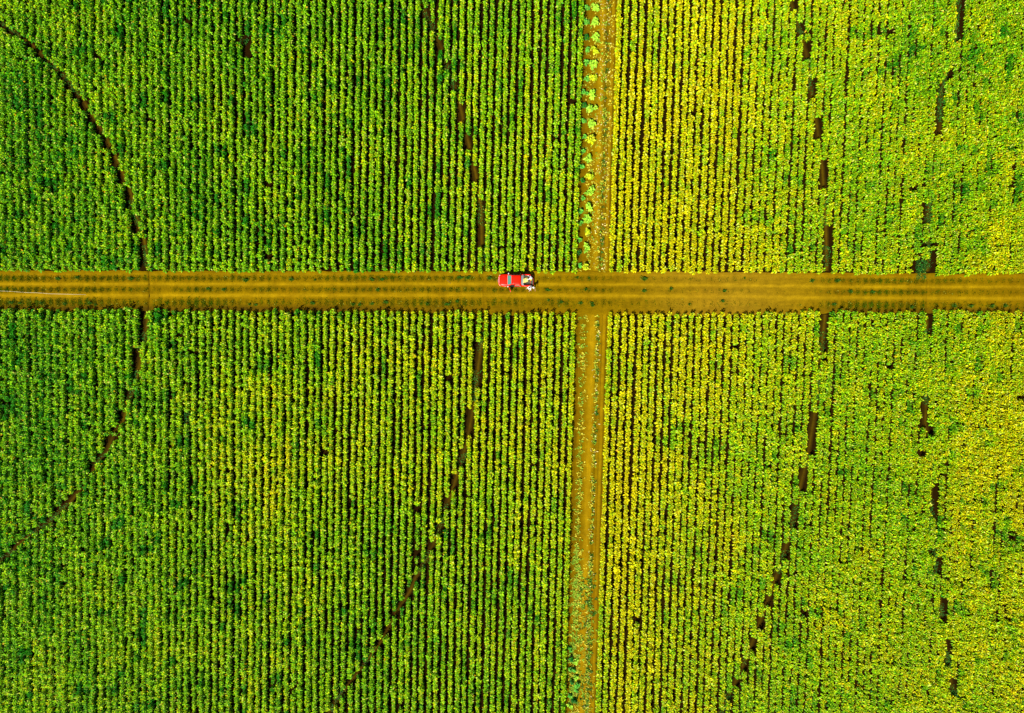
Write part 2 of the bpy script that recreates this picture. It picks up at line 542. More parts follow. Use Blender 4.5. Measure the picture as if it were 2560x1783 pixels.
px_all, py_all, X_all, Y_all, S_all, T_all = [], [], [], [], [], []
def add_rows(a0, b, sp, n, sgn):
    off = 0
    for i in range(n):
        off_i = rng.normal(0, .035)
        a = a0 + sgn * i * sp + off_i
        step = .38
        y = np.arange(-74, 71, step) + rng.random() * step
        y = y + rng.normal(0, .05, len(y))
        wob = .05 * np.sin(y / 7 + rng.random() * 6) + .05 * (vnoise(y, y * 0, 2.5, i) - .5)
        x = a + b * y + wob + rng.normal(0, .03, len(y))
        if i == 0: x = x - wob
        px, py = pix(x, y, .9)
        keep = (px > -230) & (px < 2790) & (py > -230) & (py < 2013)
        jt, jb = rng.uniform(-2.5, 2.5, 2)
        keep &= (py < np.interp(px, *RTOP) - 6.5 + jt) | (py > np.interp(px, *RBOT) + 3.5 + jb)
        for k_ in 'ABCD':
            half = {'A': .44, 'B': .36, 'C': .34, 'D': .36}[k_]
            d = x - track_x(k_, y)
            slope = np.abs(track_x(k_, y + .5) - track_x(k_, y - .5)).clip(0, 2)
            half = half * np.sqrt(1 + slope ** 2) * (.78 + .44 * vnoise(y, y * 0 + i * 5.3, .9, 33))
            if k_ == 'D':      # only stretches of this track stay open
                _, pyt = pix(x, y, 0)
                openy = ((pyt > -50) & (pyt < 110)) | ((pyt > 175) & (pyt < 345)) | ((pyt > 510) & (pyt < 700)) | \
                        ((pyt > 775) & (pyt < 835)) | ((pyt > 985) & (pyt < 1090)) | ((pyt > 1205) & (pyt < 1290)) | \
                        ((pyt > 1365) & (pyt < 1430)) | ((pyt > 1490) & (pyt < 1550)) | ((pyt > 1590) & (pyt < 1660)) | (pyt > 1690) & (pyt < 1740)
                keep &= ~((np.abs(d) < .54 * (.8 + .4 * vnoise(y, y * 0 + i, .9, 34))) & openy)
            elif k_ == 'A':
                _, pyt = pix(x, y, 0)
                keep &= ~((np.abs(d) < half) & ((pyt < 880) | (pyt > 1220) | (vnoise(y, y * 0, 4, 77) > .30)))
            elif k_ == 'B':
                _, pyt = pix(x, y, 0)
                keep &= ~((np.abs(d) < half) & ~((pyt > 622) & (pyt < 700)) & ~((pyt > 770) & (pyt < 850)))
            else:
                keep &= ~(np.abs(d) < half)
        # clearings
        keep &= ~((px > 596) & (px < 634) & (py > 92) & (py < 146) & ((px - 596) * 1.1 > (py - 104) * .3))
        keep &= ~((px > 2289) & (px < 2317) & (py > 648) & (py < 700))
        keep &= ~((px > 462) & (px < 482) & (py > 1030) & (py < 1062))
        if sgn < 0:
            keep &= ~((px > 1428) & (np.abs(py - 195) < 6) & (px < 1440))
        # plants that never came up
        u = rng.random(len(y))
        miss = u < .003
        gap = (rng.random(len(y)) < .0009)
        gap = gap | np.roll(gap, 1) | (np.roll(gap, 2) & (rng.random() < .5))
        keep &= ~(miss | gap)
        # size: lusher towards the edges of the right-hand block, thinner near the centre
        s = rng.normal(1, .13, len(y)) * (1 + .10 * (fbm(x, y, 6, 50) - .5)) * rng.uniform(.93, 1.06)
        s = s * (.86 + .28 * vnoise(y, y * 0 + i * 3.1, 3.2, 60 + i % 7))
        lush = np.interp(px, [0, 350, 700, 1300, 1900, 2150, 2560], [1.05, 1.04, 1.03, 1.02, 1.0, .98, .98])
        s = s * lush
        t = yellowing(px, py) + (fbm(x, y, 5, 70) - .5) * .45 + rng.normal(0, .06, len(y))
        t = t + (rng.random() - .5) * .12
        # dark green regrowth patches
        pt = fbm(x, y * .7, 1.7, 80, 2)
        deep = np.clip((pt - .69) * 9, 0, 1) * np.interp(px, [0, 1300, 1500, 2000, 2560], [.9, .55, .3, .5, .6])
        t = t - deep * .75
        s = s * (1 - deep * .18)
        X_all.append(x[keep]); Y_all.append(y[keep]); S_all.append(s[keep]); T_all.append(t[keep])

add_rows(aL, bL, SP_L, 96, -1)
add_rows(aR, bR, SP_R, 76, 1)
X = np.concatenate(X_all); Y = np.concatenate(Y_all); S = np.clip(np.concatenate(S_all), .55, 1.4); T = np.concatenate(T_all)
# green seedlings regrowing low down inside the wheel tracks
n_all = len(X)
print('plants', n_all)

def build_plants(idx, name):
    vs, qs, cs = [], [], []
    base = 0
    var = rng.integers(0, NVAR, len(idx))
    for v in range(NVAR):
        ii = idx[var == v]
        if not len(ii): continue
        tv, tf, lv = TEMPL[v]
        P = len(ii)
        a = rng.random(P) * 2 * np.pi
        ca, sa = np.cos(a)[:, None], np.sin(a)[:, None]
        s = S[ii][:, None]
        hz = (S[ii] * rng.uniform(.88, 1.12, P))[:, None]
        lx, ly = rng.normal(0, .06, (2, P, 1))
        z = tv[None, :, 2] * hz
        x = (tv[None, :, 0] * ca - tv[None, :, 1] * sa) * s + X[ii][:, None] + lx * z
        y = (tv[None, :, 0] * sa + tv[None, :, 1] * ca) * s + Y[ii][:, None] + ly * z
        vs.append(np.stack([x, y, z], -1).reshape(-1, 3))
        k = len(tv)
        qs.append((tf[None] + (np.arange(P) * k)[:, None, None] + base).reshape(-1, 4))
        cs.append(plant_tints((k - 6) // 5, T[ii], lv, rng).reshape(-1, 3))
        base += P * k
    return np_mesh(name, np.concatenate(vs), np.concatenate(qs), M_leaf, np.concatenate(cs))

# the 300 plants nearest to the camera are single objects
cx0, cy0 = at(1250, 905, 1.0)
dist = np.hypot(X - float(cx0), Y - float(cy0))
order = np.argsort(dist)
near, rest = order[:300], order[300:]
tag(link('crop_plants', build_plants(rest, 'crop_plants')), 'leafy green and yellow crop in long straight rows on both sides of the dirt road',
    'crop', kind='stuff')

crop_meshes = []
for v in range(NVAR):
    for b_, t in enumerate((.30, .50, .70)):
        tv, tf, lv = TEMPL[v]
        c = plant_tints((len(tv) - 6) // 5, np.array([t]), lv, rng)[0]
        crop_meshes.append((t, np_mesh('crop_plant', tv, tf, M_leaf, c)))
for k in near:
    cand = [m for (t, m) in crop_meshes if abs(t - min(.75, max(.25, T[k]))) < .14] or [crop_meshes[1][1]]
    o = link('crop_plant', random.choice(cand), loc=(float(X[k]), float(Y[k]), 0))
    o.rotation_euler = (random.gauss(0, .05), random.gauss(0, .05), random.random() * 6.28)
    s = float(S[k]); o.scale = (s, s, s * random.uniform(.9, 1.1))
    tag(o, 'leafy yellow-green crop plant in the rows at the very middle of the photo', 'crop plant',
        'crop plants at the middle of the photo')

# ------------------------------------------------------------------ big-leaved plants on the track edge
def big_leaf_template(seed, n=64, rad=.62, height=.75):
    r = random.Random(seed)
    vs, fs, lv = [], [], []
    # several shoots growing from one root, each with its own small whorl
    shoots = [(r.uniform(-.30, .30), r.uniform(-.30, .30), r.uniform(.6, 1.15)) for _ in range(6)]
    for i in range(n):
        sx, sy, sh = shoots[i % 6]
        f = r.random()
        az = r.random() * 6.283
        L = rad * r.uniform(.38, .72) * (1.1 - .4 * f)
        el = R(10 + 55 * f + r.uniform(-12, 12))
        W = L * r.uniform(.45, .70)
        d = np.array([math.cos(az), math.sin(az), 0]); side = np.array([-math.sin(az), math.cos(az), 0])
        k = len(vs)
        tw = r.uniform(-.35, .35)
        for sct in range(6):
            u = sct / 5
            w = W * math.sin(math.pi * (u * .86 + .07)) ** .8 * .5
            h = height * sh * (.25 + .75 * f) + L * (math.sin(el) * u - .45 * u * u)
            p = d * (L * u * math.cos(el) + .02) + np.array([sx, sy, h])
            vs += [p + side * w + np.array([0, 0, w * (.35 + tw)]), p, p - side * w + np.array([0, 0, w * (.35 - tw)])]
            lv += [f] * 3
        for sct in range(5):
            a = k + sct * 3
            fs.append([a, a + 1, a + 4, a + 3]); fs.append([a + 1, a + 2, a + 5, a + 4])
    return np.array(vs), np.array(fs), np.array(lv)

def big_mesh(seed, hue, **kw):
    v, f, lv = big_leaf_template(seed, **kw)
    r = np.random.default_rng(seed)
    n = len(v) // 18
    base = {'pale': np.array([.30, .56, .03]), 'yellow': np.array([.42, .50, .01]), 'green': np.array([.10, .36, .03]),
            'dark': np.array([.015, .13, .008])}[hue]
    c = base[None] * r.uniform(.5, 1.3, (n, 1)) + r.uniform(-.05, .05, (n, 3)) * np.array([1, 1, .2])
    c = np.clip(np.repeat(c, 18, 0), 0.001, 1)
    rib = np.tile(np.array([False, True, False]), n * 6)
    c[rib] = c[rib] * 1.12
    return np_mesh('broad_leaf_plant', v, f, M_leaf, c, smooth=True)

BIG = {h: [big_mesh(300 + i + 20 * j, h) for i in range(4)] for j, h in enumerate(('pale', 'yellow', 'green', 'dark'))}
def tp(t, x, y):
    ox, oy, s = t
    return ox + x / s, oy + y / s
t3 = (1280, 0, 3.586); t7 = (1280, 446, 3.586); t15 = (1280, 1337, 2.056)
col1 = [tp(t3, *p) for p in [(745,60),(745,190),(745,325),(740,450),(728,565),(730,690),(730,840),(712,975),(710,1105),(705,1245),(698,1425),(690,1575)]] + \
       [tp(t7, *p) for p in [(698,115),(690,250),(680,370),(685,485),(675,622),(668,790)]]
for i, p in enumerate(col1):
    w = V(*p, .5); w.z = 0
    hue = ['pale', 'pale', 'pale', 'yellow', 'pale', 'yellow'][i % 6]
    o = link('broad_leaf_plant', random.choice(BIG[hue]), loc=w)
    s = random.uniform(1.05, 1.4); w.x += random.uniform(-.12, .12); o.location = w; o.scale = (s * random.uniform(.8, 1.15), s, s); o.rotation_euler = (0, 0, random.random() * 6.28)
    tag(o, 'round bright lime broad-leaved plant in the evenly spaced line beside the bare track', 'plant',
        'bright broad-leaved plants in a line beside the track')
col2 = [tp(t3, *p) for p in [(682,60),(672,185),(672,325),(670,440),(664,565),(664,705),(655,825),(655,935),(650,1075),(648,1225),(635,1365),(632,1500)]] + \
       [tp(t7, *p) for p in [(632,20),(638,170),(622,300),(620,405),(605,555),(602,660),(606,785)]]
for i, p in enumerate(col2):
    w = V(*p, .4); w.z = 0
    hue = ['green', 'green', 'dark', 'green', 'green'][i % 5]
    o = link('broad_leaf_plant', random.choice(BIG[hue]), loc=w)
    s = random.uniform(.75, 1.1); o.scale = (s, s, s * .9); o.rotation_euler = (0, 0, random.random() * 6.28)
    tag(o, 'dull green broad-leaved plant squeezed between the crop row and the bright lime plants', 'plant',
        'dull green broad-leaved plants against the last crop row')
for i, p in enumerate([(300,590),(328,655),(302,690),(308,760),(330,775),(330,735),(300,835),(318,852),(335,800),(298,885),(312,700),(306,640)]):
    q = tp(t15, *p)
    w = V(*q, .4); w.z = 0
    o = link('broad_leaf_plant', random.choice(BIG[['green', 'pale', 'green', 'dark'][i % 4]]), loc=w)
    s = random.uniform(.8, 1.05); o.scale = (s, s, s * .9); o.rotation_euler = (0, 0, random.random() * 6.28)
    tag(o, 'bushy broad-leaved plant spilling onto the track near the bottom edge of the photo', 'plant',
        'bushy plants on the track at the bottom of the photo')

# ------------------------------------------------------------------ weeds
def tuft_template(seed, n=46, rad=.34, h=.22):
    r = random.Random(seed)
    vs, fs = [], []
    for i in range(n):
        az = r.random() * 6.28
        rr = rad * min(1.3, abs(r.gauss(0, .36)))
        base = np.array([math.cos(az) * rr, math.sin(az) * rr * .8, r.uniform(.0, h)])
        k = len(vs)
        L = r.uniform(.12, .26)
        vs += leaf_verts(base, az + r.uniform(-1, 1), R(r.uniform(10, 70)), L, L * .45, .1, r.uniform(-.6, .6))
        for q in LEAF_Q: fs.append(q + k)
    return np.array(vs), np.array(fs)
WEED = []
for i in range(6):
    v, f = tuft_template(500 + i, n=120, rad=.42, h=.3)
    r = np.random.default_rng(i)
    n = len(v) // 5
    c = np.array([.026, .085, .003])[None] * r.uniform(.5, 1.6, (n, 1))
    pale = r.random(n) < .05
    c[pale] = np.array([.22, .32, .03])
    WEED.append(np_mesh('weed_clump', v, f, M_leaf, np.repeat(c, 5, 0)))
up = [(145,697),(195,694),(329,697),(615,701),(729,699),(788,700),(930,699),(955,699),(1150,694),(1171,694),(1223,695.5),(1443,694),(1472,695.5),
      (1610,697),(1861,695.5),(2029,702.5),(2093,702.5)]
mi = [(944,725),(1369,725),(1464,723.5),(1609,727.5),(1677,722),(1810,727.5),(520,722),(560,724),(2180,730),(2125,729)]
lo = [(30,757),(50,758),(103,758),(162,760),(226,758),(240,762),(625,761),(640,762),(782,758),(883,761),(899,762),(930,760),(965,755.5),(1068,760),(1117,761),
      (1143,753),(1371,751),(1403,755.5),(1451,758),(1479,758),(1481,764),(1723,761),(1806,753),(2084,761),(2278,768),(2384,765),(2426,765),
      (2478,765),(2511,765),(2545,779)]
for pts, lab, grp in ((up, 'low dark green weed clump on the upper verge of the dirt road', 'weed clumps on the upper verge'),
                      (mi, 'low dark green weed clump on the strip between the two wheel tracks', 'weed clumps between the wheel tracks'),
                      (lo, 'low dark green weed clump on the lower verge of the dirt road', 'weed clumps on the lower verge')):
    for p in pts:
        w = V(*p, .05); w.z = .02
        o = link('weed_clump', random.choice(WEED), loc=w)
        s = random.uniform(.55, 1.0)
        o.scale = (s * random.uniform(.8, 1.7), s, s); o.rotation_euler = (0, 0, random.uniform(-.3, .3))
        tag(o, lab, 'weed', grp)

# grass: small blades over the verges, the middle strip and the track
def blades(x, y, z0, L, col, elev=(5, 70)):
    n = len(x)
    az = rng.random(n) * 2 * np.pi
    el = np.radians(rng.uniform(*elev, n))
    d = np.stack([np.cos(az) * np.cos(el), np.sin(az) * np.cos(el), np.sin(el)], -1)
    side = np.stack([-np.sin(az), np.cos(az), np.zeros(n)], -1)
    b = np.stack([x, y, z0], -1)
    W = L * rng.uniform(.3, .5, n)
    m = b + d * (L * .5)[:, None]
    v = np.stack([b, m + side * (W * .5)[:, None], b + d * L[:, None], m - side * (W * .5)[:, None]], 1)
    q = np.arange(n * 4).reshape(n, 4)
    return v.reshape(-1, 3), q, np.repeat(col, 4, 0)

N = 260000
gx = rng.uniform(-92, 92, N)
yy0, yy1 = road_y(gx)
gy = yy0 + (yy1 - yy0) * rng.random(N)
w = road_band_weed(gx, gy)
keep = rng.random(N) < np.clip(w - .06, 0, 1) * 1.0
gx, gy = gx[keep], gy[keep]
gc = np.array([.045, .055, .000])[None] * rng.uniform(.5, 1.5, (len(gx), 1))
gn = vnoise(gx, gy, 2.2, 90)
gc = np.where((gn > .55)[:, None], gc * np.array([.6, 1.15, 1.2]), gc)
hl = rng.random(len(gx)) < .018
gc[hl] = np.array([.38, .40, .04]) * rng.uniform(.5, 1.2, (hl.sum(), 1))
gv, gq_, gcc = blades(gx, gy, np.full(len(gx), .03), rng.uniform(.09, .24, len(gx)), gc)
tag(link('grass', np_mesh('grass', gv, gq_, M_grass, gcc)), 'thin dark grass growing on the verges and middle strip of the dirt road', 'grass', kind='stuff')

# yellow seedlings and litter on the field track
def seedlings():
    xs_, ys_, cs_, ls_ = [], [], [], []
    def scatter(n, ymin, ymax, uc, uw, hue, clump=1):
        y = rng.uniform(ymin, ymax, n)
        u = uc + rng.normal(0, uw, n)
        xl = aL + bL * y; xr = aR + bR * y
        x = xl + u * (xr - xl)
        for k in range(clump):
            xs_.append(x + rng.normal(0, .09, n)); ys_.append(y + rng.normal(0, .09, n))
            c = {'y': np.array([.50, .46, .03]), 'g': np.array([.20, .36, .02]), 'p': np.array([.62, .56, .22]), 'd': np.array([.03, .10, .006])}[hue]
            cs_.append(c[None] * rng.uniform(.6, 1.2, (n, 1))); ls_.append(rng.uniform(.18, .40, n))
    yt0, yb0 = yT, yB
    # above the road
    scatter(260, yt0, 58, .62, .09, 'y', 2); scatter(150, yt0, 58, .62, .10, 'p'); scatter(130, yt0, 58, .82, .035, 'y', 3)
    scatter(60, yt0, 58, .80, .05, 'p', 1); scatter(90, yt0, 58, .66, .07, 'g', 4); scatter(50, yt0, 58, .72, .02, 'd', 9)
    scatter(260, yt0, 58, .34, .09, 'y', 2); scatter(120, yt0, 58, .36, .10, 'g', 3)
    # below the road
    scatter(230, -62, yb0, .30, .055, 'y', 3); scatter(180, -62, yb0, .27, .06, 'g', 4); scatter(230, -62, yb0, .66, .03, 'y', 2)
    scatter(130, -62, yb0, .68, .03, 'g', 3); scatter(90, -62, yb0, .67, .05, 'p', 1); scatter(70, -62, yb0, .70, .015, 'd', 8)
    scatter(160, -62, -34, .30, .09, 'g', 6); scatter(140, -62, -38, .62, .14, 'g', 4); scatter(80, -62, -38, .62, .14, 'd', 8)
    scatter(160, -62, -36, .45, .22, 'y', 2)
    x = np.concatenate(xs_); y = np.concatenate(ys_); c = np.concatenate(cs_); L = np.concatenate(ls_)
    v, q, cc = blades(x, y, np.full(len(x), .04), L, c, elev=(0, 45))
    tag(link('seedlings', np_mesh('seedlings', v, q, M_leaf, cc)), 'pale yellow and green seedlings and litter scattered along the bare field track',
        'seedlings', kind='stuff')
seedlings()

# deep green regrowth low in the wheel tracks and in the old clearings
def regrowth():
    xs_, ys_ = [], []
    for k_ in 'ABCD':
        x_, y_ = TW[k_]
        n = {'A': 3600, 'B': 3400, 'C': 3600, 'D': 6000}[k_]
        y = rng.uniform(y_.min(), y_.max(), n)
        x = track_x(k_, y) + rng.normal(0, .28, n)
        px, py = pix(x, y, 0)
        ok = (py < np.interp(px, *RTOP) - 10) | (py > np.interp(px, *RBOT) + 8)
        ok &= vnoise(x * 0, y, 2.6, 12) > (.50 if k_ != 'D' else .35)
        xs_.append(x[ok]); ys_.append(y[ok])
    for (a, b, c, d, n) in ((2290, 650, 2314, 698, 380), (600, 98, 622, 112, 60), (462, 1032, 482, 1062, 120), (455, 1112, 480, 1135, 200)):
        px = rng.uniform(a, c, n); py = rng.uniform(b, d, n)
        x, y = at(px, py, .1)
        xs_.append(x); ys_.append(y)
    x = np.concatenate(xs_); y = np.concatenate(ys_)
    c = np.array([.018, .12, .012])[None] * rng.uniform(.5, 1.5, (len(x), 1))
    yl = rng.random(len(x)) < .05
    c[yl] = np.array([.2, .3, .02])
    v, q, cc = blades(x, y, rng.uniform(.02, .3, len(x)), rng.uniform(.12, .26, len(x)), c, elev=(0, 50))
    tag(link('green_regrowth', np_mesh('green_regrowth', v, q, M_leaf, cc)), 'low deep green regrowth in the curved gaps through the crop', 'weeds', kind='stuff')
regrowth()

# ------------------------------------------------------------------ small mesh helpers for the made things
def bm_obj(name, bm, mat, parent=None, smooth=False, bevel=0.0, mats=None):
    if bevel:
        bmesh.ops.bevel(bm, geom=bm.edges[:], offset=bevel, segments=2, affect='EDGES', clamp_overlap=True)
    me = bpy.data.meshes.new(name)
    bm.normal_update()
    bm.to_mesh(me); bm.free()
    for p in me.polygons: p.use_smooth = smooth
    me.materials.append(mat)
    return link(name, me, parent)

def box(bm, x0, x1, y0, y1, z0, z1):
    m = Matrix.Translation(((x0 + x1) / 2, (y0 + y1) / 2, (z0 + z1) / 2)) @ Matrix.Diagonal((x1 - x0, y1 - y0, z1 - z0, 1))
    return bmesh.ops.create_cube(bm, size=1, matrix=m)['verts']

def tube(bm, pts, r, seg=8, cap=True):
    pts = [Vector(p) for p in pts]
    rs = r if isinstance(r, (list, tuple)) else [r] * len(pts)
    rings = []
    for i, p in enumerate(pts):
        d = (pts[min(i + 1, len(pts) - 1)] - pts[max(i - 1, 0)]).normalized()
        q = d.to_track_quat('Z', 'Y')
        rings.append([bm.verts.new(p + q @ Vector((math.cos(k * 2 * math.pi / seg) * rs[i], math.sin(k * 2 * math.pi / seg) * rs[i], 0))) for k in range(seg)])
    for a, b in zip(rings, rings[1:]):
        for k in range(seg):
            bm.faces.new((a[k], a[(k + 1) % seg], b[(k + 1) % seg], b[k]))
    if cap:
        bm.faces.new(rings[0][::-1]); bm.faces.new(rings[-1])

def loft(bm, rings, cap=True):
    R_ = [[bm.verts.new(p) for p in r] for r in rings]
    n = len(R_[0])
    for a, b in zip(R_, R_[1:]):
        for k in range(n):
            bm.faces.new((a[k], a[(k + 1) % n], b[(k + 1) % n], b[k]))
    if cap:
        bm.faces.new(R_[0][::-1]); bm.faces.new(R_[-1])

# ------------------------------------------------------------------ pickup truck (front towards -X)
def make_truck():
    c = V(1287.3, 701.8, 0)
    t = empty('pickup_truck', (c.x, c.y, .02))
    tag(t, 'red pickup truck with an open front door and white roll bar on the dirt road', 'pickup truck')
    # lower body from nose to the back of the cab
    bm = bmesh.new()
    secs = [(-2.44, .56, .42, .80), (-2.40, .70, .36, .90), (-2.28, .82, .34, .96), (-2.05, .905, .34, 1.00), (-1.6, .93, .34, 1.04),
            (-1.15, .935, .34, 1.08), (-.5, .935, .34, 1.10), (.4, .935, .34, 1.10), (1.0, .93, .34, 1.10)]
    rings = []
    for x, w, zb, zt in secs:
        half = [(0, zt + .03), (.55 * w, zt + .022), (.80 * w, zt + .0), (.93 * w, zt - .05), (w, zt - .16), (w, .70), (.985 * w, .50), (.93 * w, zb)]
        ring = [(x, y, z) for y, z in half] + [(x, -y, z) for y, z in half[::-1][:-1]]
        rings.append(ring)
    loft(bm, rings)
    bmesh.ops.recalc_face_normals(bm, faces=bm.faces)
    body = bm_obj('body', bm, M_red, t, smooth=True)
    # hood crease pieces
    for s in (-1, 1):
        bm = bmesh.new()
        tube(bm, [(-2.2, s * .46, .985), (-1.7, s * .52, 1.055), (-1.22, s * .58, 1.10)], .022, 6)
        bm_obj('hood_ridge', bm, M_red, body, smooth=True)
    # cab
    bm = bmesh.new()
    def ring(z, x0, x1, w, rnd):
        pts = []
        for (cx, cy, a0) in ((x1 - rnd, w - rnd, 0), (x0 + rnd, w - rnd, 90), (x0 + rnd, -w + rnd, 180), (x1 - rnd, -w + rnd, 270)):
            for a in (0, 30, 60, 90):
                pts.append((cx + rnd * math.cos(R(a0 + a)), cy + rnd * math.sin(R(a0 + a)), z))
        return pts
    loft(bm, [ring(1.06, -1.18, .98, .86, .10), ring(1.12, -1.13, .97, .85, .10), ring(1.62, -.54, .88, .70, .10),
              ring(1.70, -.44, .86, .665, .12), ring(1.745, -.32, .76, .58, .14), ring(1.76, -.2, .5, .4, .14)])
    bmesh.ops.recalc_face_normals(bm, faces=bm.faces)
    cab = bm_obj('cab', bm, M_red, t, smooth=True)
    def pane(name, pts, mat, parent, off):
        bm = bmesh.new()
        o = Vector(off)
        a = [bm.verts.new(Vector(p) + o) for p in pts]
        b = [bm.verts.new(Vector(p)) for p in pts]
        n = len(pts)
        bm.faces.new(a); bm.faces.new(b[::-1])
        for k in range(n):
            bm.faces.new((a[k], b[k], b[(k + 1) % n], a[(k + 1) % n]))
        bmesh.ops.recalc_face_normals(bm, faces=bm.faces)
        return bm_obj(name, bm, mat, parent)
    pane('windscreen', [(-1.135, -.74, 1.13), (-1.135, .74, 1.13), (-.56, .63, 1.61), (-.56, -.63, 1.61)], M_glass, t, (-.012, 0, .012))
    pane('rear_window', [(.965, -.62, 1.18), (.965, .62, 1.18), (.89, .55, 1.58), (.89, -.55, 1.58)], M_glass, t, (.014, 0, 0))
    for s in (-1, 1):
        def yy(z): return s * (.85 - (z - 1.12) * .30)
        pane('side_window', [(.05, yy(1.15), 1.15), (.72, yy(1.15), 1.15), (.68, yy(1.56), 1.56), (.05, yy(1.56), 1.56)], M_glass, t, (0, s * .014, .004))
        if s > 0:
            pane('side_window', [(-.90, yy(1.15), 1.15), (-.05, yy(1.15), 1.15), (-.05, yy(1.56), 1.56), (-.55, yy(1.56), 1.56)], M_glass, t, (0, s * .014, .004))
    # black panels on the cab side, painted in for shade inside the doorway
    bm = bmesh.new()
    box(bm, -.98, -.06, -.942, -.80, .48, 1.06)
    ap = bm_obj('doorway_shade', bm, M_black, t)
    pane('doorway_shade', [(-.90, -.845, 1.14), (-.06, -.845, 1.14), (-.06, -.72, 1.58), (-.55, -.72, 1.58)], M_black, t, (0, -.016, .004))
    # open door
    hx, hy = -.98, -.93
    ang = R(-68)
    ca, sa = math.cos(ang), math.sin(ang)
    def dd(u, z, v=0): return (hx + u * ca - v * sa, hy + u * sa + v * ca, z)
    bm = bmesh.new()
    for (u0, u1, z0, z1) in ((0, .92, .46, 1.10),):
        vs = [bm.verts.new(dd(u, z, v)) for u in (u0, u1) for z in (z0, z1) for v in (-.04, .04)]
        for f in ((0, 1, 3, 2), (4, 6, 7, 5), (0, 4, 5, 1), (2, 3, 7, 6), (0, 2, 6, 4), (1, 5, 7, 3)):
            bm.faces.new([vs[i] for i in f])
    bmesh.ops.recalc_face_normals(bm, faces=bm.faces)
    door = bm_obj('door', bm, M_red, t, bevel=.015)
    bm = bmesh.new()
    tube(bm, [dd(.06, 1.10), dd(.36, 1.58), dd(.88, 1.60), dd(.90, 1.10)], .022, 6)
    bm_obj('window_frame', bm, M_red, door)
    bm = bmesh.new()
    vs = [bm.verts.new(dd(u, z, v)) for v in (-.006, .006) for (u, z) in ((.10, 1.10), (.38, 1.56), (.86, 1.58), (.88, 1.10))]
    for f in ((0, 1, 2, 3), (7, 6, 5, 4), (0, 4, 5, 1), (1, 5, 6, 2), (2, 6, 7, 3), (3, 7, 4, 0)): bm.faces.new([vs[i] for i in f])
    bm_obj('pane', bm, M_glass, door)
    bm = bmesh.new()
    tube(bm, [dd(.74, .98, -.07), dd(.86, .98, -.07)], .018, 6)
    bm_obj('handle', bm, M_chrome, door)
    # mirrors
    for s in (-1, 1):
        bm = bmesh.new()
        x0 = -.98
        vs = box(bm, x0 - .06, x0 + .07, s * .97 - .10, s * .97 + .16 * 1, 1.10, 1.30)
        bmesh.ops.rotate(bm, verts=bm.verts, cent=(x0, s * 1.0, 1.2), matrix=Matrix.Rotation(R(-28), 3, 'Z'))
        if s < 0: bmesh.ops.translate(bm, verts=bm.verts, vec=(-.12, -.02, 0))
        mr = bm_obj('mirror', bm, M_white, t, bevel=.03, smooth=True)
    # bed: floor, walls, front wall
    bm = bmesh.new()
    box(bm, 1.0, 2.36, -.80, .80, .60, .66)
    bm_obj('bed_floor', bm, M_liner, t)
    for s in (-1, 1):
        bm = bmesh.new()
        rings = []
        for x, w in ((1.003, .93), (1.6, .93), (2.1, .925), (2.36, .89)):
            rings.append([(x, s * y, z) for y, z in ((w, .50), (w, 1.0), (w - .03, 1.09), (w - .07, 1.115), (w - .14, 1.11), (w - .16, 1.06), (w - .14, .66), (w - .12, .40))])
        loft(bm, rings)
        bmesh.ops.recalc_face_normals(bm, faces=bm.faces)
        bm_obj('bed_side', bm, M_red, t, smooth=False)
        bm = bmesh.new()
        box(bm, 1.05, 2.32, *sorted((s * .755, s * .725)), .663, 1.05)
        bm_obj('bed_liner', bm, M_liner, t)
    bm = bmesh.new()
    box(bm, 1.004, 1.05, -.76, .76, .664, 1.09)
    bm_obj('bed_front_wall', bm, M_liner, t)
    # tailgate lowered
    bm = bmesh.new()
    box(bm, 2.37, 2.84, -.74, .74, .61, .655)
    tg = bm_obj('tailgate', bm, M_red, t, bevel=.01)
    bm = bmesh.new()
    box(bm, 2.40, 2.81, -.70, .70, .659, .672)
    for k in range(7):
        box(bm, 2.42, 2.79, -.62 + k * .2, -.58 + k * .2, .672, .682)
    bm_obj('inner_panel', bm, M_liner, tg)
    # roll bar
    bm = bmesh.new()
    for x in (1.06, 1.22):
        tube(bm, [(x + .32, .80, 1.12), (x + .02, .74, 1.50), (x, .58, 1.60), (x, 0, 1.62), (x, -.58, 1.60), (x + .02, -.74, 1.50), (x + .32, -.80, 1.12)], .030, 8)
    bm_obj('roll_bar', bm, M_white, t, smooth=True)
    # bumpers, grille, lamps, plate
    bm = bmesh.new()
    tube(bm, [(-2.28, -.86, .50), (-2.44, -.62, .50), (-2.50, 0, .50), (-2.44, .62, .50), (-2.28, .86, .50)], .095, 8)
    bm_obj('front_bumper', bm, M_red, t, smooth=True)
    bm = bmesh.new()
    box(bm, -2.47, -2.43, -.50, .50, .64, .82)
    for k in range(4): box(bm, -2.485, -2.470, -.48, .48, .66 + k * .045, .675 + k * .045)
    bm_obj('grille', bm, M_chrome, t)
    bm = bmesh.new()
    box(bm, -2.612, -2.60, -.22, .22, .46, .56)
    bm_obj('number_plate', bm, M_plate, t)
